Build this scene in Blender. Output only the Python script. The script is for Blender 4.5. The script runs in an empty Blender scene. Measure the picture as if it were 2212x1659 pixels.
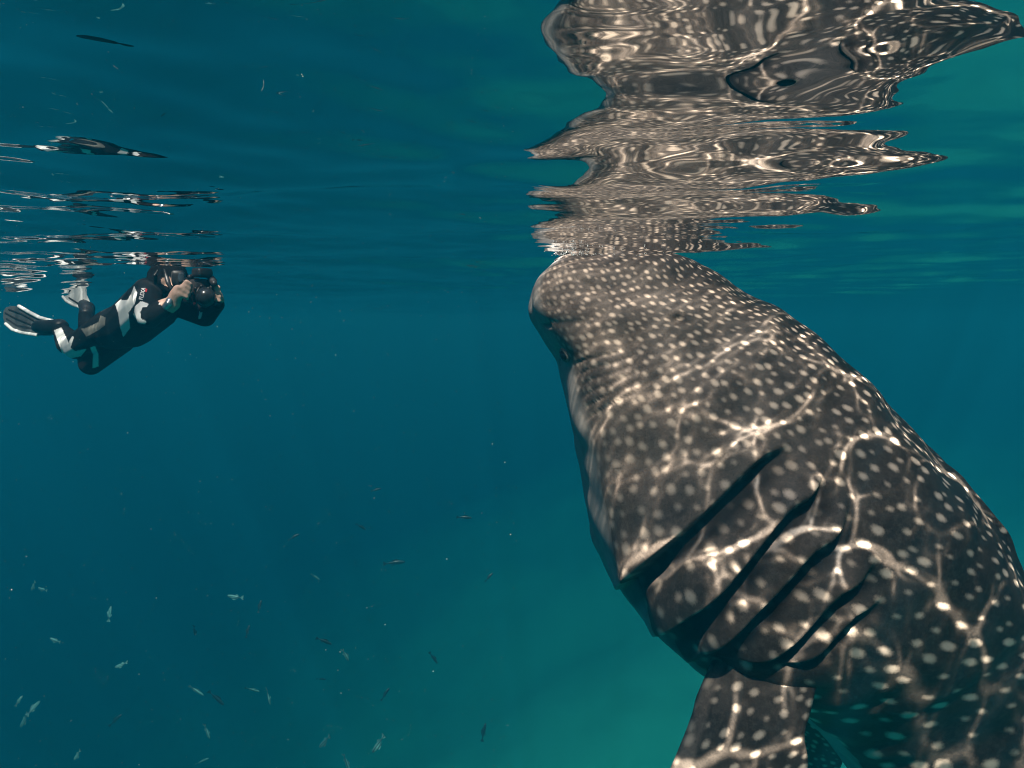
import bpy, bmesh, math, random
import numpy as np
from mathutils import Vector, Matrix
from mathutils.bvhtree import BVHTree

scene = bpy.context.scene
C = scene.collection
R = math.radians
SEED = 7
rng = np.random.default_rng(SEED)
random.seed(7)

# ------------------------------------------------------------------ camera
CAMZ = -0.226                       # the photographer floats just under the surface
PITCH = math.atan(0.078)
F = 1659.0                          # focal length in units of a 2212 x 1659 picture
cam_d = bpy.data.cameras.new('camera'); cam = bpy.data.objects.new('camera', cam_d); C.objects.link(cam)
cam.location = (0, 0, CAMZ); cam.rotation_euler = (math.pi/2 - PITCH, 0, 0)
cam_d.sensor_width = 36; cam_d.lens = 36*F/2212; cam_d.clip_start = 0.02; cam_d.clip_end = 500
scene.camera = cam

# ------------------------------------------------------------------ world and sun
SUN = Vector((-0.06, -0.585, 0.81)).normalized()      # direction towards the sun (as bent in the water)
w = bpy.data.worlds.new('World'); scene.world = w; w.use_nodes = True
nt = w.node_tree; bg = nt.nodes['Background']
sky = nt.nodes.new('ShaderNodeTexSky'); sky.sky_type = 'NISHITA'; sky.sun_disc = False
sky.sun_elevation = math.asin(SUN.z); sky.sun_rotation = math.atan2(SUN.x, SUN.y)
nt.links.new(sky.outputs[0], bg.inputs[0]); bg.inputs[1].default_value = 0.10
sd = bpy.data.lights.new('sun', 'SUN'); sun = bpy.data.objects.new('sun', sd); C.objects.link(sun)
sd.energy = 5.0; sd.angle = R(0.5); sd.color = (1.0, 0.86, 0.74)
sun.rotation_euler = (-SUN).to_track_quat('-Z', 'Y').to_euler(); sun.location = (2, -4, 12)

vs = scene.view_settings
vs.view_transform = 'Standard'; vs.look = 'None'; vs.gamma = 1; vs.use_curve_mapping = False
vs.exposure = 0.80
cy = scene.cycles
cy.max_bounces = 8; cy.diffuse_bounces = 2; cy.glossy_bounces = 4; cy.transmission_bounces = 2
cy.volume_bounces = 1; cy.transparent_max_bounces = 16
cy.caustics_reflective = False; cy.caustics_refractive = False
cy.sample_clamp_indirect = 4; cy.blur_glossy = 0.2
cy.use_denoising = True; cy.filter_width = 1.15
try: cy.denoiser = 'OPENIMAGEDENOISE'
except Exception: pass

# ------------------------------------------------------------------ helpers
FWD = np.array([0, math.cos(PITCH), -math.sin(PITCH)]); UP = np.array([0, math.sin(PITCH), math.cos(PITCH)])
def at(px, py, Y):
    """point at distance Y in front of the camera for a place noted on the 2212 x 1659 photograph"""
    d = FWD + UP*(-(py-829.5)/F) + np.array([1.0, 0, 0])*((px-1106)/F)
    k = Y/d[1]
    return np.array([0, 0, CAMZ]) + d*k
def proj(P):
    P = np.asarray(P) - np.array([0, 0, CAMZ])
    z = P @ FWD
    return 1106 + F*P[..., 0]/z, 829.5 - F*(P @ UP)/z
def dz(zx, zy, Y):                  # notes taken on the enlargement of the diver
    return at(zx*.25, 516+zy*.25, Y)

def tag(o, label=None, cat=None, group=None, kind=None):
    if label: o['label'] = label
    if cat: o['category'] = cat
    if group: o['group'] = group
    if kind: o['kind'] = kind
    return o
def link(name, me, mat=None, parent=None):
    o = bpy.data.objects.new(name, me); C.objects.link(o)
    if mat is not None and len(me.materials) == 0: me.materials.append(mat)
    if parent is not None: o.parent = parent
    return o
def empty(name, loc=(0, 0, 0)):
    o = bpy.data.objects.new(name, None); C.objects.link(o); o.location = loc; o.empty_display_size = .1
    return o
def child(name, me, mat, parent):
    """a part whose mesh is given in world coordinates"""
    me.transform(Matrix.Translation(-Vector(parent.location)))
    return link(name, me, mat, parent)
def mesh_np(name, V, Q, smooth=True):
    me = bpy.data.meshes.new(name)
    V = np.asarray(V, dtype=np.float32); Q = np.asarray(Q, dtype=np.int32)
    n, k = Q.shape
    me.vertices.add(len(V)); me.vertices.foreach_set('co', V.ravel())
    me.loops.add(n*k); me.loops.foreach_set('vertex_index', Q.ravel())
    me.polygons.add(n); me.polygons.foreach_set('loop_start', np.arange(0, n*k, k, dtype=np.int32))
    me.polygons.foreach_set('use_smooth', np.full(n, smooth))
    me.update(calc_edges=True); me.validate()
    return me
def grid_quads(n, m, wrap=False):
    i = np.arange(n-1)[:, None]; mm = m if wrap else m-1
    j = np.arange(mm)[None, :]; j2 = (j+1) % m
    return np.stack([i*m+j, i*m+j2, (i+1)*m+j2, (i+1)*m+j], -1).reshape(-1, 4)
def fattr(me, name, arr):
    a = me.attributes.new(name, 'FLOAT', 'POINT'); a.data.foreach_set('value', np.asarray(arr, dtype=np.float32).ravel())
def vattr(me, name, arr):
    a = me.attributes.new(name, 'FLOAT_VECTOR', 'POINT'); a.data.foreach_set('vector', np.asarray(arr, dtype=np.float32).ravel())
def spline(P, n=None, u=None, k=None):
    """Catmull-Rom through the rows of P; u in [0,1] over the point index"""
    P = np.asarray(P, dtype=float)
    if u is None: u = np.linspace(0, 1, n)
    t = np.clip(u, 0, 1)*(len(P)-1); i = np.clip(t.astype(int), 0, len(P)-2); f = (t-i)[:, None]
    Pm = np.vstack([2*P[0]-P[1], P, 2*P[-1]-P[-2]])
    a, b, c, d = Pm[i], Pm[i+1], Pm[i+2], Pm[i+3]
    return .5*((2*b)+(c-a)*f+(2*a-5*b+4*c-d)*f**2+(3*b-a-3*c+d)*f**3)

class N:                                                     # small node helper
    def __init__(s, name):
        s.m = bpy.data.materials.new(name); s.m.use_nodes = True; s.t = s.m.node_tree
        s.b = s.t.nodes.get('Principled BSDF'); s.out = s.t.nodes['Material Output']
    def n(s, typ, **kw):
        x = s.t.nodes.new('ShaderNode'+typ)
        for k, v in kw.items(): setattr(x, k, v)
        return x
    def l(s, a, b): s.t.links.new(a, b)
    def math(s, op, a, b=None, c=None, clamp=False):
        x = s.n('Math', operation=op); x.use_clamp = clamp
        for i, v in enumerate((a, b, c)):
            if v is None: continue
            if hasattr(v, 'is_linked'): s.l(v, x.inputs[i])
            else: x.inputs[i].default_value = v
        return x.outputs[0]
    def mix(s, f, a, b):
        x = s.n('Mix', data_type='RGBA')
        for i, v in ((0, f), (6, a), (7, b)):
            if hasattr(v, 'is_linked'): s.l(v, x.inputs[i])
            else: x.inputs[i].default_value = v if i == 0 else (*v, 1)
        return x.outputs[2]
    def noise(s, vec, scale, detail=4, rough=.55):
        x = s.n('TexNoise'); x.inputs['Scale'].default_value = scale; x.inputs['Detail'].default_value = detail
        x.inputs['Roughness'].default_value = rough
        if vec is not None: s.l(vec, x.inputs['Vector'])
        return x
    def ramp(s, fac, lo, hi):
        x = s.n('MapRange', interpolation_type='SMOOTHSTEP'); s.l(fac, x.inputs[0])
        x.inputs[1].default_value = lo; x.inputs[2].default_value = hi
        return x.outputs[0]
    def attr(s, name):
        x = s.n('Attribute'); x.attribute_name = name; return x
    def bump(s, h, strength=.3, dist=.01):
        x = s.n('Bump'); x.inputs['Strength'].default_value = strength; x.inputs['Distance'].default_value = dist
        s.l(h, x.inputs['Height']); s.l(x.outputs[0], s.b.inputs['Normal'])

def plain(name, col, rough=.5, spec=.25, var=.15, scale=40, metal=0, bump=.0):
    m = N(name); tc = m.n('TexCoord'); nz = m.noise(tc.outputs['Object'], scale)
    m.l(m.mix(nz.outputs[0], tuple(c*(1-var) for c in col), tuple(min(1, c*(1+var)) for c in col)), m.b.inputs['Base Color'])
    m.b.inputs['Roughness'].default_value = rough; m.b.inputs['Specular IOR Level'].default_value = spec
    m.b.inputs['Metallic'].default_value = metal
    if bump: m.bump(nz.outputs[0], bump, .003)
    return m.m

# ------------------------------------------------------------------ water surface
WSEED = 37
class Waves:
    def __init__(s):
        k = []; rng = np.random.default_rng(WSEED)
        def band(n, l0, l1, slope, spread, mean):
            for _ in range(n):
                lam = math.exp(rng.uniform(math.log(l0), math.log(l1)))
                th = mean + rng.normal(0, spread); kk = 2*math.pi/lam
                A = slope*math.sqrt(2/n)/kk
                k.append((kk*math.cos(th), kk*math.sin(th), A, rng.uniform(0, 2*math.pi), lam))
        band(4, 1.6, 3.2, .016, .6, R(80))
        band(14, .34, .85, .056, .4, R(84))
        band(12, .20, .34, .022, .9, R(80))
        band(26, .105, .24, .036, 1.1, R(80))
        band(16, .035, .06, .006, 1.4, R(70))
        s.k = k
        h = dz(1500, 300, 3.85); f = dz(150, 550, 4.6)
        s.bumps = [(h[0], h[1], .05, .55), (f[0], f[1], -.035, .6)]
        c = at(1240, 548, 2.46); s.dip = (c[0], c[1])
    def height(s, X, Y, spacing):
        Z = np.zeros_like(X)
        d = np.hypot(X, Y)
        for kx, ky, A, ph, lam in s.k:
            wgt = np.clip(lam/(4*spacing)-.5, 0, 1)
            Z += A*wgt*np.sin(kx*X+ky*Y+ph)
        for x, y, a, r in s.bumps:
            Z += a*np.exp(-((X-x)**2+(Y-y)**2)/(2*r*r))
        r = np.hypot(X-s.dip[0], Y-s.dip[1])
        Z += .0016*np.exp(-r/.25)*np.cos(r*75)*np.clip(r/.03, 0, 1)
        Z += .00014*np.exp(-r/.40)*np.cos(r*215)*np.clip(r/.05, 0, 1)*np.clip(.0289/(4*spacing)-.5, 0, 1)
        Z -= .035*np.exp(-(r/.03)**2)
        return Z
W = Waves()

def axis(fine):
    """sample positions: fine spans first, then growing outwards to +-80 m"""
    xs = [fine[0][0]]
    for a, b, st in fine:
        n = max(1, int(round((b-a)/st))); xs += list(np.linspace(a, b, n+1)[1:])
    st = .12
    up = [xs[-1]]; 
    while up[-1] < 80: up.append(up[-1]+st); st *= 1.12
    st = .12; dn = [xs[0]]
    while dn[-1] > -80: dn.append(dn[-1]-st); st *= 1.12
    return np.array(dn[:0:-1] + xs + up[1:])
AX = axis([(-11, -3.4, .09), (-3.4, -1.1, .018), (-1.1, -.1, .009), (-.1, 1.85, .0041), (1.85, 2.6, .012), (2.6, 5, .08)])
AY = axis([(-.2, .25, .012), (.25, .7, .006), (.7, 2.55, .0041), (2.55, 3.2, .012), (3.2, 5.6, .02), (5.6, 15, .10)])
SX = np.gradient(AX); SY = np.gradient(AY)
GX, GY = np.meshgrid(AX, AY)
SP = np.maximum(SX[None, :], SY[:, None])
GZ = W.height(GX, GY, SP)

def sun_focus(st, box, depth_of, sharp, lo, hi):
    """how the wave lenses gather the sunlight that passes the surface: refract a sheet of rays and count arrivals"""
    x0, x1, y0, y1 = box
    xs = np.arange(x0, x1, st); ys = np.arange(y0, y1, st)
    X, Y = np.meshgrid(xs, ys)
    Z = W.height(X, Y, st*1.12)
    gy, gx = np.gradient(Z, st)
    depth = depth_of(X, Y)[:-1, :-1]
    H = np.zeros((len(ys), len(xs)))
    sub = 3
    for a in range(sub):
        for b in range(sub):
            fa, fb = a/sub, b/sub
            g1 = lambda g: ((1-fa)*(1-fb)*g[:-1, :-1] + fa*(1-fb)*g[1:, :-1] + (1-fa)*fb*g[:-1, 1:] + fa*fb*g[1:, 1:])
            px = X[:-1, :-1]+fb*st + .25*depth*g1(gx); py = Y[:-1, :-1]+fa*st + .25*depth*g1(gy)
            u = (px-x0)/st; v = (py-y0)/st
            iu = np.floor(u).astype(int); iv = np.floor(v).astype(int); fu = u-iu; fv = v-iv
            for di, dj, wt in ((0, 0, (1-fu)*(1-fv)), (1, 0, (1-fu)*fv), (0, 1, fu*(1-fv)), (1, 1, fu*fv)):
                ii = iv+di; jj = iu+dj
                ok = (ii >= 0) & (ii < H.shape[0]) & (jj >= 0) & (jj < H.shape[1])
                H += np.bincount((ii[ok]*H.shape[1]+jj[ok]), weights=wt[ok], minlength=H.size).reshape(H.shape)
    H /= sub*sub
    H = np.minimum(H, 8)**sharp  # sharpens the baked light lines beyond the plain ray count
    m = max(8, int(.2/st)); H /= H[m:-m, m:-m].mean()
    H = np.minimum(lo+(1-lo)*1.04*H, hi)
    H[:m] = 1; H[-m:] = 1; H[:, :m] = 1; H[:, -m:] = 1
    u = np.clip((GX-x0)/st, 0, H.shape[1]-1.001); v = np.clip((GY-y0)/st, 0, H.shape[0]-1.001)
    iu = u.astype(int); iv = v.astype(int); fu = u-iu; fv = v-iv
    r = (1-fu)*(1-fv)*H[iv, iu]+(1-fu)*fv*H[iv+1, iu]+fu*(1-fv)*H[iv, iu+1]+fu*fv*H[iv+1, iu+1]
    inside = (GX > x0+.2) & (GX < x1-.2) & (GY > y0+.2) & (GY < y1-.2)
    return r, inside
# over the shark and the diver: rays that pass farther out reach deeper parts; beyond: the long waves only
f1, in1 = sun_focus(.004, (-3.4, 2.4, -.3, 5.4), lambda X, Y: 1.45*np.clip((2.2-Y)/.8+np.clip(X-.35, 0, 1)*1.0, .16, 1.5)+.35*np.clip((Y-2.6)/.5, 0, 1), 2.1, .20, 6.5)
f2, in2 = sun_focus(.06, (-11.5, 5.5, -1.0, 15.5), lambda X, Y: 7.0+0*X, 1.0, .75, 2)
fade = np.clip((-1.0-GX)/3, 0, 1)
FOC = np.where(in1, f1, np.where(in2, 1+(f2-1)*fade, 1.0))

m = N('water_surface')
m.t.nodes.remove(m.b)
fr = m.n('Fresnel'); fr.inputs['IOR'].default_value = 1.333
tr = m.n('BsdfTransparent'); gl = m.n('BsdfGlossy'); gl.inputs['Roughness'].default_value = 0.0
gl.inputs['Color'].default_value = (.97, .97, .97, 1)
a = m.attr('sun_focus'); m.l(a.outputs['Fac'], tr.inputs['Color'])  # sunlight net baked into the transparent colour, acts as a gobo
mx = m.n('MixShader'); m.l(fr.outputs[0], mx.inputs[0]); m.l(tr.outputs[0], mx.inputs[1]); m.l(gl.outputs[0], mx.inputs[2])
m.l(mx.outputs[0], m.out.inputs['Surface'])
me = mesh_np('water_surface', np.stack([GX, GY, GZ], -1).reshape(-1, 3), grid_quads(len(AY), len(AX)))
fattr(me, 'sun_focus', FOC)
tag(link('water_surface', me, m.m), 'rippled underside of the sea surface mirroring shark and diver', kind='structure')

# ------------------------------------------------------------------ seabed
xs = np.linspace(-85, 85, 200); X, Y = np.meshgrid(xs, xs)
Z = -31 + 21.0/(1+np.exp(-(X+8.0+2*np.sin(Y*.11+1)+2.5*np.sin(Y*.05+X*.08))/9.0))
for i in range(24):
    lam = math.exp(random.uniform(math.log(3), math.log(20))); th = random.uniform(0, 6.28); kk = 6.28/lam
    Z += .022*lam*math.sin(1)*np.sin(kk*(X*math.cos(th)+Y*math.sin(th))+random.uniform(0, 6.28))*.5
m = N('sand'); tc = m.n('TexCoord'); n1 = m.noise(tc.outputs['Object'], .22, 5); n2 = m.noise(tc.outputs['Object'], 3, 6)
c1 = m.mix(n2.outputs[0], (.03, .54, .42), (.05, .66, .52))
m.l(m.mix(m.math('MULTIPLY', m.ramp(n1.outputs[0], .50, .72), .6), c1, (.02, .38, .29)), m.b.inputs['Base Color']); m.b.inputs['Roughness'].default_value = .9
m.bump(n2.outputs[0], .4, .05)
tag(link('seabed', mesh_np('seabed', np.stack([X, Y, Z], -1).reshape(-1, 3), grid_quads(200, 200)), m.m),
    'pale sandy seabed with dark weed patches, faint through the water', kind='structure')

# ------------------------------------------------------------------ the water body (the haze)
m = N('sea_water'); m.t.nodes.remove(m.b)
pv = m.n('VolumePrincipled')
DENS = .235
pv.inputs['Density'].default_value = DENS
pv.inputs['Color'].default_value = (.001, .049, .083, 1)
pv.inputs['Absorption Color'].default_value = (.46, .62, .64, 1)
pv.inputs['Anisotropy'].default_value = .25
pv.inputs['Density Attribute'].default_value = ''
pv.inputs['Temperature Attribute'].default_value = ''
m.l(pv.outputs[0], m.out.inputs['Volume'])
try: m.m.cycles.homogeneous_volume = True
except Exception: pass
bm = bmesh.new(); bmesh.ops.create_cube(bm, size=1)
bmesh.ops.scale(bm, vec=(180, 180, 36.0), verts=bm.verts); bmesh.ops.translate(bm, vec=(0, 0, -35.5+18), verts=bm.verts)
me = bpy.data.meshes.new('haze'); bm.to_mesh(me); bm.free()
tag(link('haze', me, m.m), 'blue green sea water filling the whole view', kind='stuff')

# ------------------------------------------------------------------ whale shark
YC = 2.5
LC = [(1200, 566), (1166, 600), (1150, 640), (1150, 690), (1196, 775), (1226, 880), (1250, 980), (1266, 1085), (1292, 1180), (1345, 1275),
      (1425, 1362), (1520, 1425), (1640, 1475), (1730, 1535), (1800, 1615), (1880, 1730), (2040, 1960), (2230, 2260), (2430, 2620), (2580, 2930)]
RC = [(1400, 546), (1478, 560), (1540, 600), (1618, 650), (1708, 707), (1794, 780), (1868, 858), (1945, 948), (2005, 1022), (2062, 1095),
      (2108, 1182), (2146, 1255), (2180, 1325), (2210, 1395), (2246, 1475), (2296, 1580), (2430, 1800), (2540, 2130), (2640, 2540), (2680, 2890)]
nk = len(LC)
frame_end = 15/(nk-1)
u = np.concatenate([np.linspace(0, frame_end, 540)[:-1], np.linspace(frame_end, 1, 90)])
Ls = spline(LC, u=u); Rs = spline(RC, u=u)
# depth of the body axis and half thickness towards the viewer, relative to the half height
yk = np.interp(u*(nk-1), [0, 3, 8, 15, 19], [2.50, 2.5, 2.5, 2.56, 2.75])
bk = np.interp(u*(nk-1), [0, 1, 2, 4, 8, 12, 15, 19], [1.05, .96, .92, .94, .97, .93, .92, .8])
Lw = np.array([at(p[0], p[1], y) for p, y in zip(Ls, yk)]); Rw = np.array([at(p[0], p[1], y) for p, y in zip(Rs, yk)])
Cw = (Lw+Rw)/2; A = (Rw-Lw)/2; aw = np.linalg.norm(A, axis=1)
# rounded snout: extra rings shrinking to a pole
npole = 36
th = np.linspace(0, math.pi/2, npole, endpoint=False)
axis_dir = (Cw[0]-Cw[14]); axis_dir /= np.linalg.norm(axis_dir)
# cap height: reach the highest line of the head
cap_h = .030
Cp = Cw[0]+np.outer(np.cos(th), axis_dir)*cap_h
Ap = A[0][None]*np.sin(th)[:, None]; bp = bk[0]*aw[0]*np.sin(th)
Call = np.vstack([Cp, Cw]); Aall = np.vstack([Ap, A]); ball = np.concatenate([bp, bk*aw])
uall = np.concatenate([np.zeros(npole), u]); nr = len(Call)
ph = np.concatenate([np.linspace(0, math.pi, 380, endpoint=False), np.linspace(math.pi, 2*math.pi, 90, endpoint=False)])
co, si = np.cos(ph), np.sin(ph)
ex = np.interp(uall*(nk-1), [0, 2, 4, 7, 10, 13, 15, 17], [.80, .72, .66, .67, .68, .76, .88, 1.0])          # a boxier section on the head
cs = np.sign(co)[None]*np.abs(co)[None]**ex[:, None]; sn = np.sign(si)[None]*np.abs(si)[None]**ex[:, None]
P = Call[:, None, :] + cs[..., None]*Aall[:, None, :] + sn[..., None]*(ball[:, None, None]*np.array([0, -1.0, 0]))
m_ph = len(ph)
def normals(P):
    dt = np.gradient(P, axis=0)
    dp = np.roll(P, -1, axis=1)-np.roll(P, 1, axis=1)
    n = np.cross(dp, dt); n /= np.linalg.norm(n, axis=2, keepdims=True)+1e-12
    c = P-Call[:, None, :]
    if (n*c).sum() < 0: n = -n
    return n
Nn = normals(P)
px, py = proj(P)
front = (si > -.05)[None, :] & np.ones((nr, 1), bool)
def locate(x, y):
    d = np.where(front, (px-x)**2+(py-y)**2, 1e9); k = np.argmin(d); return np.unravel_index(k, d.shape)
# arc length along the axis (for slit profiles and spot rows)
seg = np.linalg.norm(np.diff(Call, axis=0), axis=1); s_ax = np.concatenate([[0], np.cumsum(seg)])
slits = [
 [(1684, 966), (1640, 1000), (1600, 1032), (1550, 1085), (1500, 1130), (1420, 1200), (1350, 1262)],
 [(1778, 1042), (1735, 1075), (1690, 1120), (1640, 1185), (1590, 1240), (1520, 1308), (1440, 1362)],
 [(1836, 1112), (1800, 1150), (1760, 1195), (1690, 1272), (1630, 1325), (1570, 1380), (1525, 1410)],
 [(1868, 1212), (1835, 1265), (1790, 1320), (1740, 1362), (1690, 1395), (1620, 1438)],
 [(1888, 1288), (1860, 1325), (1810, 1370), (1760, 1410), (1700, 1445)],
]
D = np.zeros((nr, m_ph)); GILL = np.zeros((nr, m_ph))
for si_, pts in enumerate(slits):
    dense = spline(pts, 40)
    loc = [locate(*p) for p in dense]
    rr = np.array([s_ax[i] for i, j in loc]); pp = np.array([ph[j] for i, j in loc])
    o = np.argsort(pp); pp, rr = pp[o], rr[o]
    p0, p1 = pp[0], pp[-1]
    cf = np.polyfit(pp-p0, rr, 4 if si_ < 3 else 2); rr = np.polyval(cf, pp-p0)
    sl = (rr[-1]-rr[-8])/(pp[-1]-pp[-8]+1e-6)
    ss = np.polyval(cf, np.clip(ph-p0, -.15, p1-p0)); ext = ph > p1
    ss[ext] = rr[-1]+np.clip(sl, -.1, .25)*np.minimum(ph[ext]-p1, .8)
    wgt = np.clip((ph-p0+.03)/.09, 0, 1); wgt = wgt*wgt*(3-2*wgt)
    wgt *= np.clip((p1+.45-ph)/.6, 0, 1)
    if si_ >= 3: wgt *= np.clip((p1+.1-ph)/.3, .15, 1)
    dd = s_ax[:, None]-ss[None, :]
    amp = [.060, .058, .054, .046, .038][si_]
    wid = [.078, .070, .062, .046, .032][si_]*(.95+.25*np.clip((ph-p0)/(p1-p0+1e-6), 0, 1.2))[None]
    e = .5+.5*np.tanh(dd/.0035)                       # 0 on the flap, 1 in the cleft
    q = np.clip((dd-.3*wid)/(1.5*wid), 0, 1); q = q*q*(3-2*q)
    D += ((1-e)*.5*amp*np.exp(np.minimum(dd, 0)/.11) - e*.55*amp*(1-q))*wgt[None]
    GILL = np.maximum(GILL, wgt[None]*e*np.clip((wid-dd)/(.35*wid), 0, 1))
# furrow of the mouth corner, pit of the eye, spiracle, soft folds of the throat
def groove(pts, depth, width):
    global D
    q = spline(pts, 60)
    idx = [locate(*p) for p in q]
    Q = np.array([P[i, j] for i, j in idx])
    sel = np.argwhere((px > q[:, 0].min()-80) & (px < q[:, 0].max()+80) & (py > q[:, 1].min()-80) & (py < q[:, 1].max()+80) & front)
    pts3 = P[sel[:, 0], sel[:, 1]]
    dmin = np.full(len(sel), 9.0); am = np.zeros(len(sel))
    for k, z in enumerate(Q):
        dd = np.linalg.norm(pts3-z, axis=1); b = dd < dmin; dmin[b] = dd[b]; am[b] = k/59
    f = np.exp(-(dmin/width)**2)*np.clip(4*am, 0, 1)*np.clip(4*(1-am), 0, 1) if depth_fade else np.exp(-(dmin/width)**2)
    D[sel[:, 0], sel[:, 1]] -= depth*f
depth_fade = True
# the pad of the upper jaw with its crease, and the nostril fold
pad = np.exp(-(((px-1228)/95.)**2+((py-630)/58.)**2)**2)*front
D += .005*pad
groove([(1150, 688), (1200, 698), (1262, 692), (1308, 676), (1322, 640), (1312, 600), (1280, 575)], .004, .010)
groove([(1165, 650), (1200, 662), (1240, 652)], .005, .012)
groove([(1230, 600), (1265, 612), (1295, 640)], .005, .014)
groove([(1452, 700), (1462, 690), (1474, 682)], .02, .016)
groove([(1205, 745), (1200, 770), (1206, 795)], .012, .016)
for k in range(6):                                     # wrinkles behind the eye
    groove([(1232+6*k, 792+24*k), (1268+6*k, 776+22*k), (1325+7*k, 764+18*k), (1385+8*k, 742+14*k)], .0035, .005)
groove([(1166, 700), (1176, 706), (1188, 706)], .010, .006)
# low frequency lumps so that the flank is not a perfect loft
for i in range(26):
    k = rng.normal(0, 1, 3); k = k/np.linalg.norm(k)*2*math.pi/rng.uniform(.12, .5)
    D += .0016*np.sin(P @ k + rng.uniform(0, 6.28))
# keel running down the back
D += .014*np.exp(-((ph[None]-.42)/.035)**2)*np.clip((s_ax[:, None]-.85)/.12, 0, 1)
D *= np.clip(s_ax/.08, 0, 1)[:, None]
P2 = P+Nn*D[..., None]
V = P2.reshape(-1, 3)
Q = grid_quads(nr, m_ph, True)
tip = len(V); V = np.vstack([V, [Cp[0]+0*axis_dir]])
end = len(V); V = np.vstack([V, [Call[-1]]])
# fan rows as degenerate-free triangles are skipped: first ring is nearly a point
me = mesh_np('body', V[:tip], Q[:, ::-1])
# colour coordinates: rows of spots, growing sparser down the body
spc = np.interp(s_ax, [0, .25, .6, 1.0, 1.5, 2.2, 4], [.021, .029, .041, .058, .084, .110, .14])
Srow = np.concatenate([[0], np.cumsum(np.diff(s_ax)/((spc[1:]+spc[:-1])/2))])
ring = np.linalg.norm(np.diff(np.concatenate([P, P[:, :1]], 1), axis=1), axis=2)
cc = np.cumsum(ring, axis=1)-ring; cc -= cc[:, [190]]
dens = np.interp(ph, [0, .5, 1.2, 2.4, math.pi, 4.7, 2*math.pi], [1.5, 1.4, 1.05, 1.0, 1.0, 1.1, 1.5])
cw = np.concatenate([np.zeros((nr, 1)), np.cumsum(ring*dens[None], axis=1)[:, :-1]], 1); cw -= cw[:, [190]]
SK = np.stack([np.broadcast_to(Srow[:, None], P.shape[:2]), cw/spc[:, None], np.zeros(P.shape[:2])], -1)
vattr(me, 'skin', SK)
# belly paleness: 0 on the back, 1 underneath
bel = np.clip((ph[None]-.75)/2.0, 0, 1)*np.ones((nr, 1)); bel = np.where(ph[None] > 4.4, np.clip((5.3-ph[None])/.9, 0, 1), bel)
bel = np.where(bel > .93, bel, bel*np.interp(s_ax, [.70, 1.15, 1.5], [1, .42, .10])[:, None])
fattr(me, 'belly', bel); fattr(me, 'gill', GILL)
fattr(me, 'along', np.broadcast_to(s_ax[:, None], P.shape[:2]))

def shark_skin(name, fin=False):
    m = N(name); tc = m.n('TexCoord'); ob = tc.outputs['Object']
    sk = m.attr('skin').outputs['Vector']
    dn = m.noise(ob, 26, 3); 
    ds = m.n('VectorMath', operation='MULTIPLY_ADD'); m.l(dn.outputs['Color'], ds.inputs[0]); ds.inputs[1].default_value = (.20, .20, 0); m.l(sk, ds.inputs[2])
    vo = m.n('TexVoronoi', voronoi_dimensions='2D', feature='F1'); vo.inputs['Scale'].default_value = 1.0; vo.inputs['Randomness'].default_value = .52
    m.l(ds.outputs[0], vo.inputs['Vector'])
    fine = m.noise(ob, 190, 4, .7); mid = m.noise(ob, 14, 4); big = m.noise(ob, 4.5, 3)
    wn = m.n('TexWhiteNoise', noise_dimensions='3D'); m.l(vo.outputs['Color'], wn.inputs['Vector'])
    # radius differs from spot to spot, rims frayed by fine noise
    rad = m.math('MULTIPLY_ADD', wn.outputs['Value'], .15, .105)
    d = m.math('SUBTRACT', vo.outputs['Distance'], rad)
    be = m.attr('belly').outputs['Fac']
    d = m.math('MULTIPLY_ADD', fine.outputs[0], .22, d)
    d = m.math('DIVIDE', d, m.math('MULTIPLY_ADD', be, .75, 1.0))
    spot = m.math('SUBTRACT', 1.0, m.ramp(d, -.03, .21))
    spot = m.math('MULTIPLY', spot, m.math('MULTIPLY_ADD', wn.outputs['Value'], .4, .6))
    base = m.mix(be, (.013, .0105, .009), (.115, .092, .078))
    base = m.mix(m.ramp(mid.outputs[0], .3, .72), base, m.mix(be, (.030, .025, .021), (.175, .142, .120)))
    gr = m.noise(ob, 62, 5, .75)
    base = m.mix(m.math('MULTIPLY', m.ramp(gr.outputs[0], .42, .70), .55), base, m.mix(be, (.060, .049, .041), (.26, .21, .175)))
    base = m.mix(m.math('MULTIPLY', m.ramp(fine.outputs[0], .5, .75), .55), base, (.012, .010, .009))
    spc_ = m.mix(fine.outputs[0], (.44, .35, .275), (.74, .61, .50))
    spot = m.math('MULTIPLY', spot, m.math('SUBTRACT', 1.0, m.math('MULTIPLY', be, .40)))
    col = m.mix(spot, base, spc_)
    col = m.mix(m.math('MULTIPLY', m.ramp(be, .90, 1.0), .8), col, (.36, .34, .32))
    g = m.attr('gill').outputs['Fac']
    col = m.mix(m.math('MULTIPLY', g, .9), col, (.010, .009, .009))  # dark gill cavity, with the shade below each flap painted in
    m.l(col, m.b.inputs['Base Color'])
    m.b.inputs['Roughness'].default_value = .55; m.b.inputs['Specular IOR Level'].default_value = .15
    m.bump(m.math('ADD', fine.outputs[0], m.math('MULTIPLY', mid.outputs[0], .6)), .25, .004)
    return m.m
MSK = shark_skin('shark_skin')
shark = empty('whale_shark', tuple(Call[int(nr*.6)]))
tag(shark, 'huge dark spotted whale shark rising upright with its snout at the surface', 'shark')
child('body', me, MSK, shark)
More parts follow.
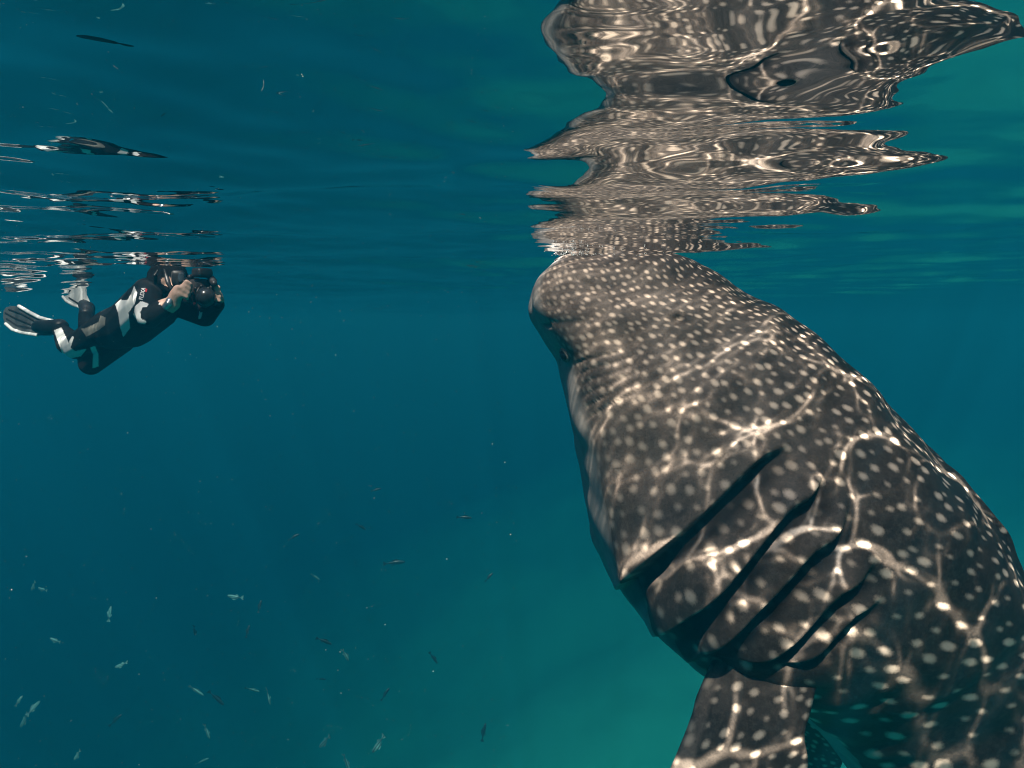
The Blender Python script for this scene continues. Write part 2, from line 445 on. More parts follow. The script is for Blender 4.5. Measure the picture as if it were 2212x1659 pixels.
# caps at both ends
def blade(name, rows, thick, mat, parent, npts=26, nspan=60, spc=.048):
    """a fin: rows of (leading point, trailing point) lofted to a lens section"""
    Lq = spline([r[0] for r in rows], nspan); Tq = spline([r[1] for r in rows], nspan)
    uu = np.linspace(0, 1, npts); prof = np.sqrt(uu)*(1-uu)*1.9
    tk = np.interp(np.linspace(0, 1, nspan), [0, .5, 1], [1, .7, .25])*thick
    chord = Tq-Lq; span = np.gradient((Lq+Tq)/2, axis=0)
    nrm = np.cross(chord, span); nrm /= np.linalg.norm(nrm, axis=1, keepdims=True)+1e-9
    base = Lq[:, None]+uu[None, :, None]*chord[:, None]
    off = nrm[:, None]*(prof[None]*tk[:, None])[..., None]
    loop = np.concatenate([base+off, (base-off)[:, ::-1][:, 1:-1]], 1)
    Vv = loop.reshape(-1, 3); k = loop.shape[1]
    Qq = list(map(tuple, grid_quads(nspan, k, True)))
    mm = bpy.data.meshes.new(name); mm.from_pydata(Vv.tolist(), [], Qq+[tuple(range((nspan-1)*k, nspan*k))])
    for p in mm.polygons: p.use_smooth = True
    bmm = bmesh.new(); bmm.from_mesh(mm); bmesh.ops.recalc_face_normals(bmm, faces=bmm.faces); bmm.to_mesh(mm); bmm.free()
    sp = np.concatenate([[0], np.cumsum(np.linalg.norm(np.diff((Lq+Tq)/2, axis=0), axis=1))])
    us = np.concatenate([uu, uu[::-1][1:-1]])
    S = np.stack([np.broadcast_to((sp/spc)[:, None], loop.shape[:2])+40, np.linalg.norm(chord, axis=1)[:, None]*us[None]/spc, np.zeros(loop.shape[:2])], -1)
    vattr(mm, 'skin', S.reshape(-1, 3))
    # the leading rim is paler and carries no spots
    fattr(mm, 'belly', np.broadcast_to(np.where(us < .14, .75, .18)[None], loop.shape[:2])); fattr(mm, 'gill', np.zeros(loop.shape[:2]))
    return child(name, mm, mat, parent)
def skin_at(x, y, off):
    i, j = locate(x, y); return P2[i, j]+Nn[i, j]*off
r0 = (skin_at(1595, 1395, -.07), skin_at(1815, 1425, -.08)); r1 = (skin_at(1540, 1436, -.040), skin_at(1782, 1466, -.045))
yl, yt = r1[0][1], r1[1][1]
blade('pectoral_fin', [r0, r1, (at(1508, 1495, yl-.040), at(1752, 1535, yt-.045)), (at(1492, 1550, yl-.065), at(1738, 1590, yt-.07)),
      (at(1452, 1650, yl-.08), at(1745, 1660, yt-.085)), (at(1392, 1780, yl-.08), at(1720, 1790, yt-.06)), (at(1330, 1920, yl-.10), at(1600, 1930, yt-.07)), (at(1250, 2060, yl-.12), at(1300, 2080, yt-.08))],
      .050, MSK, shark, nspan=80)
blade('pectoral_fin', [(at(1660, 1430, 2.72), at(1850, 1560, 2.75)), (at(1690, 1520, 2.95), at(1830, 1600, 2.95)), (at(1680, 1640, 3.15), at(1800, 1680, 3.15)), (at(1640, 1760, 3.3), at(1670, 1770, 3.3))],
      .04, MSK, shark)
blade('dorsal_fin', [(at(2440, 1850, 2.62), at(2560, 2200, 2.66)), (at(2560, 1890, 2.62), at(2620, 2160, 2.66)), (at(2690, 2010, 2.62), at(2710, 2130, 2.66))], .03, MSK, shark)
blade('tail_fin', [(at(2590, 2860, 2.75), at(2670, 3010, 2.8)), (at(2720, 2960, 2.75), at(2740, 3100, 2.8)), (at(2900, 3200, 2.7), at(2860, 3260, 2.75))], .025, MSK, shark)
blade('tail_fin', [(at(2590, 2860, 2.75), at(2690, 2960, 2.8)), (at(2520, 3010, 2.78), at(2600, 3080, 2.82)), (at(2450, 3180, 2.8), at(2480, 3200, 2.82))], .025, MSK, shark)

def sphere(name, c, r, seg=16, scale=(1, 1, 1)):
    bm = bmesh.new(); bmesh.ops.create_uvsphere(bm, u_segments=seg, v_segments=seg//2+2, radius=r)
    bmesh.ops.scale(bm, vec=scale, verts=bm.verts); bmesh.ops.translate(bm, vec=tuple(c), verts=bm.verts)
    for f in bm.faces: f.smooth = True
    mm = bpy.data.meshes.new(name); bm.to_mesh(mm); bm.free(); return mm
i, j = locate(1216, 770)
MEYE = plain('eye_dark', (.006, .006, .007), .12, .5)
eye = child('eye', sphere('eye', P2[i, j]-Nn[i, j]*.004, .021), MEYE, shark)
j2 = int(np.argmin(np.abs(ph-(2*math.pi-ph[j]))))
child('eye', sphere('eye', P2[i, j2]-Nn[i, j2]*.004, .021), MEYE, shark)
t1_ = np.cross(Nn[i, j], np.array([0, 0, 1.0])); t1_ /= np.linalg.norm(t1_); t2_ = np.cross(Nn[i, j], t1_)
LID = []
for k in range(17):
    t = 2*math.pi*k/16; LID.append(P2[i, j]+Nn[i, j]*.003+(t1_*math.cos(t)+t2_*math.sin(t)*.85)*.021)


# ------------------------------------------------------------------ mesh makers for the diver, camera and fish
def capsule(bm, a, b, r1, r2, seg=14, flat=None):
    """tapered capsule from a to b; flat = (axis, factor) squeezes the section along that world axis"""
    a = Vector(a); b = Vector(b); d = b-a; L = d.length
    q = d.to_track_quat('Z', 'Y').to_matrix() if L > 1e-6 else Matrix.Identity(3)
    rings = []
    for k in range(5):
        t = math.pi/2*(1-k/4.0)*1.0
        rings.append((-r1*math.sin(t), r1*math.cos(t)))
    for k in range(1, 5):
        f = k/5; rings.append((L*f, r1+(r2-r1)*f))
    for k in range(5):
        t = math.pi/2*k/4.0
        rings.append((L+r2*math.sin(t), r2*math.cos(t)))
    vs_ = []
    for z, r in rings:
        row = []
        for j in range(seg):
            th = 2*math.pi*j/seg
            p = q @ Vector((max(r, 1e-5)*math.cos(th), max(r, 1e-5)*math.sin(th), z))
            if flat: ax, f = flat; ax = Vector(ax); along = p.dot(ax); p = p - ax*along*(1-f)
            row.append(bm.verts.new(a+p))
        vs_.append(row)
    for i in range(len(vs_)-1):
        for j in range(seg):
            bm.faces.new((vs_[i][j], vs_[i][(j+1) % seg], vs_[i+1][(j+1) % seg], vs_[i+1][j]))
    bm.faces.new(vs_[0][::-1]); bm.faces.new(vs_[-1])
def bm_mesh(name, bm, smooth=True):
    bmesh.ops.recalc_face_normals(bm, faces=bm.faces)
    mm = bpy.data.meshes.new(name); bm.to_mesh(mm); bm.free()
    if smooth:
        for p in mm.polygons: p.use_smooth = True
    return mm
def tube_mesh(name, pts, r, seg=10):
    bm = bmesh.new()
    for i in range(len(pts)-1): capsule(bm, pts[i], pts[i+1], r if np.isscalar(r) else r[i], r if np.isscalar(r) else r[i+1], seg)
    return bm_mesh(name, bm)
def remesh(mm, voxel, smooth_it):
    o = bpy.data.objects.new('tmp', mm); C.objects.link(o)
    md = o.modifiers.new('r', 'REMESH'); md.mode = 'VOXEL'; md.voxel_size = voxel; md.use_smooth_shade = True
    sm = o.modifiers.new('s', 'SMOOTH'); sm.iterations = smooth_it; sm.factor = .5
    dg = bpy.context.evaluated_depsgraph_get()
    r = bpy.data.meshes.new_from_object(o.evaluated_get(dg))
    bpy.data.objects.remove(o)
    for p in r.polygons: p.use_smooth = True
    return r
def poly_plate(name, outline, thick, nrm=None, smooth=False):
    """a closed outline (3-D points) given thickness"""
    pts = [Vector(p) for p in outline]
    if nrm is None:
        c = sum(pts, Vector())/len(pts); nrm = Vector()
        for i in range(len(pts)): nrm += (pts[i]-c).cross(pts[(i+1) % len(pts)]-c)
        nrm.normalize()
    bm = bmesh.new()
    a = [bm.verts.new(p+nrm*thick/2) for p in pts]; b = [bm.verts.new(p-nrm*thick/2) for p in pts]
    bm.faces.new(a); bm.faces.new(b[::-1])
    for i in range(len(pts)):
        k = (i+1) % len(pts); bm.faces.new((a[i], b[i], b[k], a[k]))
    bmesh.ops.triangulate(bm, faces=[f for f in bm.faces if len(f.verts) > 4])
    return bm_mesh(name, bm, smooth)
def in_poly(px_, py_, poly):
    c = False; n = len(poly); j = n-1
    for i in range(n):
        xi, yi = poly[i]; xj, yj = poly[j]
        if (yi > py_) != (yj > py_) and px_ < (xj-xi)*(py_-yi)/(yj-yi)+xi: c = not c
        j = i
    return c
def to_dz(P):
    x, y = proj(P); return x/.25, (y-516)/.25

def rbox(name, c, size, bev, rot=0):
    bm = bmesh.new(); bmesh.ops.create_cube(bm, size=1); bmesh.ops.scale(bm, vec=size, verts=bm.verts)
    bmesh.ops.bevel(bm, geom=bm.edges[:], offset=bev, segments=3, affect='EDGES', profile=.6)
    bmesh.ops.rotate(bm, cent=(0, 0, 0), matrix=Matrix.Rotation(rot, 3, 'Z'), verts=bm.verts)
    bmesh.ops.translate(bm, vec=tuple(c), verts=bm.verts); return bm_mesh(name, bm)

q = tube_mesh('eyelid', LID, .006, 6); child('eyelid', q, plain('eyelid_skin', (.20, .165, .14), .6, .15, .3), shark)

# ------------------------------------------------------------------ the diver
NEO = plain('black_neoprene', (.009, .009, .010), .7, .08, .3, 60, bump=.2)
WHT = plain('white_neoprene', (.66, .68, .68), .55, .2, .12, 30)
GRY = plain('grey_mesh_fabric', (.17, .17, .15), .7, .2, .6, 260)
SKN = plain('skin', (.50, .33, .26), .5, .3, .15, 60)
RUB = plain('black_rubber', (.012, .012, .013), .45, .35, .2, 50)
HOU = plain('black_anodised_metal', (.010, .010, .011), .45, .3, .2, 80)
STL = plain('steel', (.45, .45, .46), .3, .5, .1, 50, metal=.9)
RED = plain('red_print', (.45, .03, .03), .5, .2)

bm = bmesh.new()
K = {}
chest = dz(1330, 560, 3.92); belly = dz(1130, 735, 4.08); hip = dz(980, 780, 4.22)
capsule(bm, dz(1390, 545, 3.90), chest, .105, .130); capsule(bm, chest, belly, .132, .128); capsule(bm, belly, hip, .126, .116)
capsule(bm, dz(1300, 480, 3.86), dz(1480, 540, 3.98), .085, .085)                         # shoulder girdle
capsule(bm, dz(1345, 470, 3.86), dz(1405, 380, 3.84), .068, .066)                         # neck
hc = dz(1440, 345, 3.84); capsule(bm, hc, dz(1470, 330, 3.82), .092, .086)                # skull
capsule(bm, dz(1475, 395, 3.80), dz(1500, 410, 3.79), .055, .048)                         # jaw
capsule(bm, dz(1545, 345, 3.79), dz(1552, 350, 3.79), .020, .016)                         # nose behind the mask
# near arm
el = dz(1290, 668, 3.60); wr = dz(1490, 560, 3.62)
capsule(bm, dz(1275, 465, 3.82), el, .074, .058); capsule(bm, el, wr, .056, .036)
# far arm
el2 = dz(1770, 665, 3.92); wr2 = dz(1880, 570, 3.80)
capsule(bm, dz(1500, 545, 3.97), el2, .068, .056); capsule(bm, el2, wr2, .055, .034)
# legs
kn = dz(660, 930, 4.42); an = dz(500, 770, 4.70)
capsule(bm, dz(950, 770, 4.20), kn, .100, .074); capsule(bm, kn, an, .070, .043); capsule(bm, dz(590, 905, 4.50), dz(560, 850, 4.58), .066, .058)
kn2 = dz(785, 1075, 4.42); an2 = dz(745, 660, 4.72)
capsule(bm, dz(1010, 850, 4.30), kn2, .100, .068); capsule(bm, kn2, an2, .068, .044)
# hands: palm and five fingers each, curled round the handles
def hand(bm, palm, grip, knuckle_dir, r=.0105, thumb=None):
    palm = Vector(palm); grip = Vector(grip); kd = Vector(knuckle_dir).normalized()
    for i in range(4):
        off = kd*(i-1.5)*.021
        k0 = palm+(grip-palm)*.35+off*.9
        k1 = palm+(grip-palm)*.92+off+Vector((0, -.022, .010))*(1 if i else .8)
        k2 = grip+off+Vector((.012, -.012+.002*i, -.006))
        k3 = grip+off*.95+Vector((.004, .014, -.014))
        L = (1.0, 1.08, 1.0, .85)[i]
        capsule(bm, k0, k1, r*1.15, r, 8); capsule(bm, k1, k1+(k2-k1)*L, r, r*.92, 8); capsule(bm, k1+(k2-k1)*L, k3, r*.92, r*.8, 8)
    capsule(bm, palm-kd*.022, palm+kd*.022, .026, .025, 10); capsule(bm, palm, palm+(grip-palm)*.4, .031, .027, 10)
    t0 = palm+kd*.03; t = Vector(thumb)
    capsule(bm, t0, t0+(t-t0)*.55+Vector((0, -.012, 0)), .014, .0115, 8); capsule(bm, t0+(t-t0)*.55+Vector((0, -.012, 0)), t, .0115, .009, 8)
g1 = dz(1618, 440, 3.62); g2 = dz(1893, 470, 3.72)
p1 = dz(1525, 480, 3.61); p2 = dz(1884, 530, 3.77)
capsule(bm, wr, p1, .033, .031); capsule(bm, wr2, p2, .031, .029)
hand(bm, p1, g1, (.35, 0, .95), thumb=dz(1585, 415, 3.60))
hand(bm, p2, g2+np.array([0, -.02, .0]), (0.05, -.25, 1.0), thumb=dz(1868, 440, 3.70))
diver_me = remesh(bm_mesh('body', bm), .0055, 5)
for mt in (NEO, WHT, GRY, SKN): diver_me.materials.append(mt)
# panels of the wetsuit
panels = [
 (1, [(1160, 405), (1185, 470), (1165, 560), (1110, 640), (1125, 770), (1066, 850), (1038, 760), (1020, 640), (995, 565), (1040, 525), (1100, 530), (1130, 480)]),
 (1, [(1215, 538), (1282, 558), (1270, 590), (1235, 590), (1212, 630), (1215, 690), (1265, 708), (1255, 740), (1195, 728), (1155, 660), (1165, 585)]),
 (1, [(1365, 570), (1380, 535), (1420, 520), (1400, 555)]),
 (1, [(1710, 690), (1722, 630), (1752, 632), (1735, 690)]),
 (1, [(465, 790), (530, 765), (585, 880), (615, 945), (650, 968), (750, 950), (700, 1015), (600, 1035), (535, 985), (505, 900)]),
 (1, [(625, 838), (640, 850), (605, 950), (590, 930), (600, 880)]),
 (1, [(780, 940), (822, 925), (850, 1000), (852, 1100), (800, 1120), (802, 1000)]),
 (1, [(1045, 420), (1015, 430), (1030, 450)]),
 (2, [(700, 775), (745, 770), (850, 720), (868, 660), (912, 680), (905, 745), (850, 790), (745, 845)]),
]
PC = np.empty(len(diver_me.polygons)*3, dtype=np.float32); diver_me.polygons.foreach_get('center', PC); PC = PC.reshape(-1, 3)
PN = np.empty(len(diver_me.polygons)*3, dtype=np.float32); diver_me.polygons.foreach_get('normal', PN); PN = PN.reshape(-1, 3)
zx, zy = to_dz(PC)
view = PC-np.array([0, 0, CAMZ]); view /= np.linalg.norm(view, axis=1, keepdims=True)
facing = (PN*view).sum(1) < .05
MI = np.zeros(len(PC), dtype=np.int32)
for k in np.nonzero(facing)[0]:
    for mi, poly in panels:
        if in_poly(zx[k], zy[k], poly): MI[k] = mi; break
def near_seg(a, b, r):
    a = np.array(a); b = np.array(b); t = np.clip(((PC-a) @ (b-a))/((b-a) @ (b-a)), 0, 1)[:, None]
    return np.linalg.norm(PC-(a+t*(b-a)), axis=1) < r
wv = np.array(p1)-np.array(wr)
MI[near_seg(np.array(wr)+wv*.7, g1, .075) & near_seg(p1, g1, .095)] = 3
wv = np.array(p2)-np.array(wr2)
MI[near_seg(p2, g2, .075) & (PC[:, 2] > wr2[2]+.012)] = 3
MI[near_seg(dz(1430, 360, 3.76), dz(1455, 372, 3.74), .024)] = 3                          # bare cheek
diver_me.polygons.foreach_set('material_index', MI)
diver = empty('person', tuple(hip))
tag(diver, 'snorkeler in a black and white wetsuit holding a camera under the surface', 'person')
body = child('body', diver_me, None, diver)
# mask
mk = child('mask', remesh(rbox('mask', dz(1545, 345, 3.775), (.062, .135, .078), .02, R(20)), .006, 3), RUB, diver)
ml = rbox('mask_lens', dz(1572, 338, 3.745), (.030, .075, .050), .01, R(20)); ml.transform(Matrix.Translation(-Vector(diver.location))); link('mask_lens', ml, plain('mask_glass', (.03, .04, .05), .08, .5), mk)
bm = bmesh.new()
for k in range(9):
    t = math.pi*2*k/8; q0 = Vector(hc)+Vector((.098*math.cos(t)*.2-.01, .105*math.sin(t), .105*math.cos(t)*.55+.01))
    t2 = math.pi*2*(k+1)/8; q1 = Vector(hc)+Vector((.098*math.cos(t2)*.2-.01, .105*math.sin(t2), .105*math.cos(t2)*.55+.01))
    if k < 8: capsule(bm, q0, q1, .008, .008, 6)
child('mask_strap', bm_mesh('mask_strap', bm), RUB, diver)
child('snorkel', tube_mesh('snorkel', [dz(1510, 420, 3.74), dz(1480, 430, 3.72), dz(1452, 380, 3.72), dz(1430, 300, 3.74), dz(1405, 200, 3.78)], .011, 8), RUB, diver)
child('watch', tube_mesh('watch', [dz(1430, 585, 3.585), dz(1455, 560, 3.58), dz(1468, 535, 3.59)], .017, 8), STL, diver)
child('buckle', tube_mesh('buckle', [dz(955, 695, 4.06), dz(985, 705, 4.05), dz(992, 730, 4.05), dz(985, 755, 4.06)], .004, 6), STL, diver)
# lettering on the sleeve
BV = BVHTree.FromPolygons([v.co.copy() for v in body.data.vertices], [tuple(p.vertices) for p in body.data.polygons])
def on_body(zx_, zy_, off=.004):
    o0 = Vector((0, 0, CAMZ)); d0 = (Vector(dz(zx_, zy_, 4.0))-o0).normalized()
    h = BV.ray_cast(o0-Vector(diver.location), d0)
    if h[0] is None: return Vector(dz(zx_, zy_, 3.75))
    return h[0]+Vector(diver.location)-d0*off
def lettering(txt, a, b, h, mat, name):
    cu = bpy.data.curves.new(name, 'FONT'); cu.body = txt; cu.size = 1; cu.extrude = .01; cu.align_x = 'LEFT'; cu.offset = .012
    o = bpy.data.objects.new('tmp', cu); C.objects.link(o)
    mm = bpy.data.meshes.new_from_object(o.evaluated_get(bpy.context.evaluated_depsgraph_get())); bpy.data.objects.remove(o)
    xs_ = [v.co.x for v in mm.vertices]; wd = max(xs_)-min(xs_)
    a = Vector(a); b = Vector(b); ux = (b-a).normalized(); vd = (a-Vector((0, 0, CAMZ))).normalized()
    uz = (-vd - ux*(-vd).dot(ux)).normalized(); uy = uz.cross(ux)
    k = (b-a).length/wd
    for v in mm.vertices:
        p = a+ux*((v.co.x-min(xs_))*k)+uy*(v.co.y*h/.7)+uz*(v.co.z*.05)
        s_ = (p-Vector((0, 0, CAMZ))).normalized()
        v.co = p
    return child(name, mm, mat, diver)
lettering('FLEXA', on_body(1232, 528), on_body(1258, 425), .017, WHT, 'lettering')
lettering('I', on_body(1268, 460), on_body(1272, 432), .008, RED, 'lettering_accent')

# fins
def swim_fin(outline, pocket, rails, ribs, Yf, label_mat):
    bl = child('fin_blade', poly_plate('fin_blade', [dz(x, y, Yf(x)) for x, y in outline], .012), label_mat, diver)
    mm = remesh(tube_mesh('foot_pocket', [dz(*p) for p in pocket[0]], pocket[1], 12), .008, 3)
    child('foot_pocket', mm, RUB, diver)
    for r in rails:
        q = tube_mesh('fin_rail', [dz(x, y, Yf(x)-.012) for x, y in r[0]], r[1], 8); q.transform(Matrix.Translation(-Vector(diver.location)))
        link('fin_rail', q, WHT, bl)
    for r in ribs:
        q = tube_mesh('fin_rib', [dz(x, y, Yf(x)-.008) for x, y in r], .007, 6); q.transform(Matrix.Translation(-Vector(diver.location)))
        link('fin_rib', q, RUB, bl)
FBL = plain('dark_grey_fin', (.07, .08, .085), .4, .3, .25, 20)
FWH = plain('white_fin', (.60, .62, .62), .4, .3, .1, 20)
swim_fin([(505, 722), (430, 700), (340, 672), (250, 625), (165, 585), (110, 580), (60, 592), (38, 625), (35, 680), (52, 735), (110, 785), (190, 815), (330, 835), (440, 835)],
         ([(520, 760, 4.68), (430, 765, 4.72), (330, 760, 4.78)], [.05, .048, .04]),
         [([(165, 583), (250, 632), (345, 682), (440, 708), (508, 718)], .012), ([(52, 735), (110, 785), (190, 812), (320, 832)], .011)],
         [[(60, 690), (150, 750), (290, 775)], [(50, 640), (140, 690), (280, 745)], [(80, 610), (190, 650), (300, 710)]],
         lambda x: 4.72+.28*(520-x)/480, FBL)
swim_fin([(790, 600), (800, 572), (745, 525), (738, 440), (700, 430), (640, 460), (590, 488), (545, 500), (570, 535), (630, 570), (700, 600)],
         ([(748, 650, 4.72), (755, 600, 4.76), (725, 570, 4.80)], [.045, .045, .035]),
         [([(545, 500), (575, 538), (640, 575), (720, 600)], .009)], [[(600, 510), (680, 560), (740, 580)]],
         lambda x: 4.76+.25*(800-x)/260, FWH)

# ------------------------------------------------------------------ the diver's camera
hx = dz(1730, 460, 3.70)
camr = empty('underwater_camera', tuple(hx)); tag(camr, 'black underwater camera housing with dome port in the snorkeler\'s hands', 'camera')
child('housing', rbox('housing', dz(1725, 455, 3.72), (.135, .10, .115), .018, R(-25)), HOU, camr)
child('viewfinder', rbox('viewfinder', dz(1660, 375, 3.74), (.05, .06, .045), .010, R(-25)), HOU, camr)
child('dome_port', sphere('dome_port', dz(1775, 500, 3.66), .046, 24, (1, 1, 1)), plain('dome_glass', (.012, .014, .016), .22, .3, .1), camr)
bm = bmesh.new()
for k in range(16):
    t0, t1 = 2*math.pi*k/16, 2*math.pi*(k+1)/16; c0 = Vector(dz(1765, 495, 3.68))
    ax1 = Vector((.35, .9, 0)).normalized(); ax2 = Vector((0, 0, 1))
    capsule(bm, c0+(ax1*math.cos(t0)+ax2*math.sin(t0))*.049, c0+(ax1*math.cos(t1)+ax2*math.sin(t1))*.049, .006, .006, 6)
child('port_ring', bm_mesh('port_ring', bm), HOU, camr)
child('handle', tube_mesh('handle', [dz(1622, 400, 3.66), dz(1618, 500, 3.66), dz(1650, 540, 3.68)], .013, 8), HOU, camr)
child('handle', tube_mesh('handle', [dz(1850, 420, 3.72), dz(1885, 440, 3.72), dz(1888, 520, 3.73), dz(1850, 560, 3.73)], .011, 8), HOU, camr)
for pts in ([(1650, 395), (1640, 330), (1700, 300)], [(1830, 420), (1850, 360), (1790, 320), (1745, 300)]):
    child('strobe_arm', tube_mesh('strobe_arm', [dz(x, y, 3.70) for x, y in pts], .010, 8), HOU, camr)
    for x, y in pts: child('ball_clamp', sphere('ball_clamp', dz(x, y, 3.695), .0125, 10), HOU, camr)
bm = bmesh.new(); bm.free(); child('strobe', remesh(rbox('strobe', dz(1748, 293, 3.67), (.062, .085, .044), .016, R(-30)), .005, 2), HOU, camr)
bm = bmesh.new(); capsule(bm, dz(1828, 345, 3.70), dz(1850, 385, 3.66), .017, .015, 12); child('focus_light', bm_mesh('focus_light', bm), HOU, camr)
for x, y in ((1690, 430), (1740, 410), (1800, 430), (1660, 470)):
    child('control_knob', sphere('control_knob', dz(x, y, 3.655), .009, 8), HOU, camr)
child('grip_screw', sphere('grip_screw', dz(1680, 560, 3.66), .008, 8), RED, camr)

# ------------------------------------------------------------------ fish
def fish_mesh(dark):
    L = 1.0; n = 18; k = 12
    t = np.linspace(0, 1, n)
    hgt = np.interp(t, [0, .04, .15, .35, .55, .8, .93, 1], [.004, .038, .075, .100, .092, .045, .022, .018])
    wid = hgt*np.interp(t, [0, .3, 1], [.8, .55, .4])
    V = []; 
    for i in range(n):
        for j in range(k):
            th = 2*math.pi*j/k; V.append((.5-t[i]*.84, wid[i]*math.cos(th), hgt[i]*math.sin(th)+.01*math.sin(t[i]*3)))
    fs = [tuple(q) for q in grid_quads(n, k, True)]+[tuple(range(k))[::-1], tuple(range((n-1)*k, n*k))]
    mm = bpy.data.meshes.new('body'); mm.from_pydata(V, [], fs)
    for p in mm.polygons: p.use_smooth = True
    return mm
def fish_fin(name, pts, th=.008): return poly_plate(name, [Vector(p) for p in pts], th, Vector((0, 1, 0)))
def fish_mat(name, base, stripe, belly):
    m = N(name); tc = m.n('TexCoord'); sx = m.n('SeparateXYZ'); m.l(tc.outputs['Object'], sx.inputs[0])
    sw = m.math('SINE', m.math('MULTIPLY_ADD', sx.outputs[2], 62.0, .6))
    c = m.mix(m.ramp(sw, .25, .55), base, stripe)
    c = m.mix(m.ramp(sx.outputs[2], -.06, -.10), c, belly)
    m.l(c, m.b.inputs['Base Color']); m.b.inputs['Roughness'].default_value = .35; m.b.inputs['Specular IOR Level'].default_value = .5
    return m.m
FS = fish_mat('striped_silver_fish', (.10, .30, .30), (.02, .06, .07), (.16, .40, .39))
FD = fish_mat('shaded_fish', (.010, .034, .038), (.006, .018, .02), (.015, .05, .05))  # silhouetted fish: their shade is put into a darker colour
MB = {}
def fish_parts(dark):
    if dark in MB: return MB[dark]
    MB[dark] = [('body', fish_mesh(dark)),
        ('tail_fin', fish_fin('tail_fin', [(-.33, 0, .02), (-.50, 0, .13), (-.43, 0, 0), (-.50, 0, -.13), (-.33, 0, -.02)])),
        ('dorsal_fin', fish_fin('dorsal_fin', [(.20, 0, .105), (.10, 0, .19), (-.02, 0, .16), (-.20, 0, .085), (.0, 0, .10)])),
        ('anal_fin', fish_fin('anal_fin', [(-.02, 0, -.09), (-.08, 0, -.145), (-.22, 0, -.06), (-.10, 0, -.07)])),
        ('pectoral_fin', poly_plate('pectoral_fin', [Vector((.20, .05, -.02)), Vector((.10, .12, -.05)), Vector((.08, .10, -.08)), Vector((.17, .05, -.05))], .006))]
    for _, mm in MB[dark]: mm.materials.append(FD if dark else FS)
    return MB[dark]
def fish(px_, py_, lpx, ang, Y, dark, label, roll=0, turn=0, part=True):
    """ang: heading in the picture plane (0 = right, 90 = up); turn: yaw out of the plane"""
    o = empty('reef_fish', tuple(at(px_, py_, Y)))
    size = lpx/F*Y/max(.3, math.cos(R(turn)))
    o.scale = (size,)*3
    o.rotation_euler = (Matrix.Rotation(-R(ang), 4, 'Y') @ Matrix.Rotation(R(turn), 4, 'Z') @ Matrix.Rotation(R(roll), 4, 'X')).to_euler()
    for nme, mm in fish_parts(dark): link(nme, mm, None, o)
    tag(o, label, 'fish', 'small fish scattered below the snorkeler')
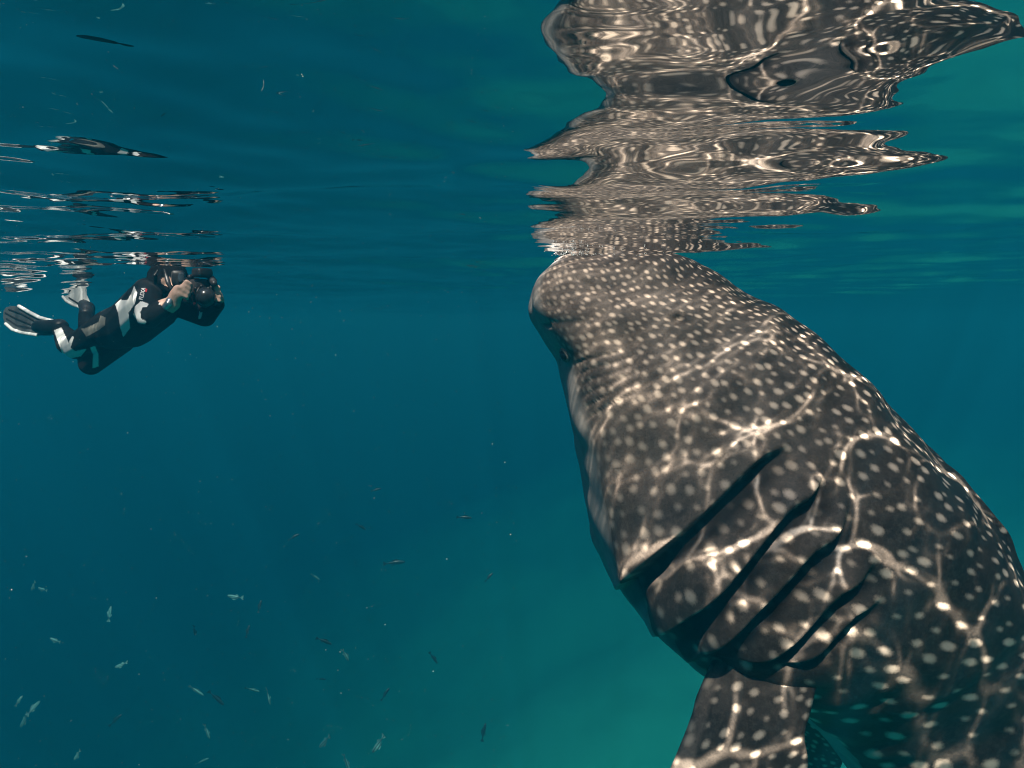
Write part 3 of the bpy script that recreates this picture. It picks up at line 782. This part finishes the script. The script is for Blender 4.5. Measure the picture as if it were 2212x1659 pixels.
FL = [
 (746, 1415, 34, -72, 4.6, 0, 'brightest small silver fish, nose down in open water left of the gills', 0, 20),
 (817, 1607, 54, -122, 4.2, 0, 'largest pale striped fish near the bottom edge, left of the pectoral fin', 30, 10),
 (701, 1602, 46, -128, 4.8, 0, 'thin striped fish just left of the largest pale striped fish', 40, 20),
 (748, 1646, 44, -75, 4.6, 0, 'striped fish cut by the bottom edge, below the largest pale striped fish', 20, 10),
 (580, 1505, 44, -85, 4.6, 0, 'striped fish diving in a close pair, the right one of the two', 55, 15),
 (545, 1490, 32, -35, 5.0, 0, 'pale fish of the close pair, the left one of the two', 20, 30),
 (447, 1580, 40, -78, 4.8, 0, 'slender blue silver fish nose down, below the close pair at left', 20, 10),
 (424, 1492, 40, -42, 5.2, 0, 'pale striped fish slanting down beside a dark slender fish', 20, 10),
 (467, 1508, 48, -50, 5.2, 1, 'dark slender fish slanting down beside a pale striped fish', 10, 10),
 (262, 1436, 36, 205, 4.8, 0, 'striped blue white fish turning left, lower left water below the fins', 40, 10),
 (119, 1383, 30, 170, 5.4, 0, 'small pale fish level in the dark water far left', 10, 20),
 (167, 1631, 34, -125, 5.0, 0, 'pale green striped fish near the bottom left corner', 20, 10),
 (72, 1530, 20, 60, 5.6, 0, 'round looking pale fish seen head on near the left edge', 10, 60),
 (52, 1556, 44, 238, 5.8, 0, 'faint slanting fish under the head-on fish near the left edge', 20, 10),
 (41, 1514, 24, 60, 5.8, 0, 'tiny pale fish beside the left edge, above the faint slanting fish', 20, 20),
 (249, 1556, 36, 42, 6.2, 1, 'faint dark fish pointing up right, under the turning striped fish', 10, 10),
 (561, 1310, 26, 80, 5.6, 1, 'small dark fish upright, upper one of two dark fish at mid left', 10, 20),
 (535, 1364, 26, 78, 6.0, 1, 'small dark fish upright, lower one of two dark fish at mid left', 10, 20),
 (420, 1362, 30, -100, 6.0, 1, 'dark fish with curled tail, left of the two upright dark fish', 10, 30),
 (700, 1385, 38, -28, 5.2, 1, 'dark fish slanting down to the brightest silver fish', 10, 10),
 (936, 1421, 34, -58, 5.4, 1, 'dark fish nose down, alone right of the brightest silver fish', 10, 10),
 (1003, 1118, 34, -6, 5.2, 1, 'uppermost dark fish, level in the water left of the shark throat', 10, 10),
 (780, 1138, 26, -38, 5.6, 1, 'small dark fish slanting down, second from the shark in the upper row', 10, 20),
 (852, 1216, 48, 2, 6.8, 1, 'long faint dark fish lying level in mid water', 10, 10),
 (1056, 1247, 24, 45, 6.4, 1, 'small faint dark fish pointing up towards the shark gills', 10, 20),
 (1045, 1582, 40, 78, 6.2, 1, 'upright dark fish near the bottom, nearest the pectoral fin', 10, 10),
 (813, 1058, 22, 10, 6.8, 1, 'tiny faint dark fish, level, above the small slanting dark fish', 10, 20),
 (635, 1160, 26, 25, 7.2, 1, 'faint dark fish pointing up right, leftmost of the upper row', 10, 20),
 (237, 1326, 32, 88, 6.4, 0, 'faint pale fish hanging upright in the dark left water', 10, 20),
 (92, 1273, 26, 172, 6.6, 0, 'faint pale fish level, in a pair below the black fin', 10, 20),
 (72, 1266, 30, 235, 6.2, 0, 'faint slanting fish, in a pair below the black fin', 20, 20),
 (508, 1289, 38, 176, 6.6, 0, 'faint fish with white tail tip, left of the upright dark fish', 20, 10),
 (681, 1246, 24, -45, 7.0, 0, 'tiny pale fish slanting down in mid water', 20, 20),
 (832, 1500, 30, 55, 7.0, 1, 'faint thin dark fish below the lone nose-down dark fish', 20, 20),
 (694, 1467, 20, -20, 6.8, 1, 'tiny dark fish right of the close pair', 20, 30),
 (436, 1645, 22, 0, 6.4, 0, 'blurred pale fish at the bottom edge, left of centre', 20, 50),
]
for f in FL: fish(f[0], f[1], f[2], f[3], f[4]*1.8, *f[5:])

# ------------------------------------------------------------------ specks and bubbles
def specks(name, pts, rad, mat, label):
    base = np.array([(1, 0, 0), (-1, 0, 0), (0, 1, 0), (0, -1, 0), (0, 0, 1), (0, 0, -1)], float)
    tri = np.array([(0, 2, 4), (2, 1, 4), (1, 3, 4), (3, 0, 4), (2, 0, 5), (1, 2, 5), (3, 1, 5), (0, 3, 5)])
    st_ = rng.uniform(.6, 1.5, (len(pts), 1, 3))
    V = (np.array(pts)[:, None]+base[None]*np.array(rad)[:, None, None]*st_).reshape(-1, 3)
    T = (tri[None]+6*np.arange(len(pts))[:, None, None]).reshape(-1, 3)
    tag(link(name, mesh_np(name, V, T), mat), label, kind='stuff')
SNW = plain('pale_specks', (.50, .58, .55), .6, .2)
pts = []; rad = []
while len(pts) < 1000:
    Y = rng.uniform(.45, 1)**.5*5.2; x = rng.uniform(-40, 2250); y = rng.uniform(-30, 1690)
    p = at(x, y, Y)
    if p[2] > -.03: 
        continue
    if x > 1120 and y > 540 and Y > 1.9: continue
    pts.append(p); rad.append(rng.uniform(.0005, .0012)*(.35+Y*.30)*(2.0 if rng.random() < .06 else 1))
specks('marine_snow', pts, rad, SNW, 'tiny pale specks drifting through the water')
BUB = N('bubble'); BUB.b.inputs['Base Color'].default_value = (.8, .85, .85, 1); BUB.b.inputs['Roughness'].default_value = .15
BUB.b.inputs['Specular IOR Level'].default_value = .8
pts = []; rad = []
for k in range(260):
    x = rng.normal(1238, 20) if k < 200 else rng.uniform(1200, 1480); y = 552-abs(rng.normal(0, 12 if k < 200 else 3))
    pts.append(at(x, y, 2.30+rng.normal(0, .05))); rad.append(rng.uniform(.0006, .0018))
specks('bubbles', pts, rad, BUB.m, 'small white bubbles where the shark snout breaks the surface')
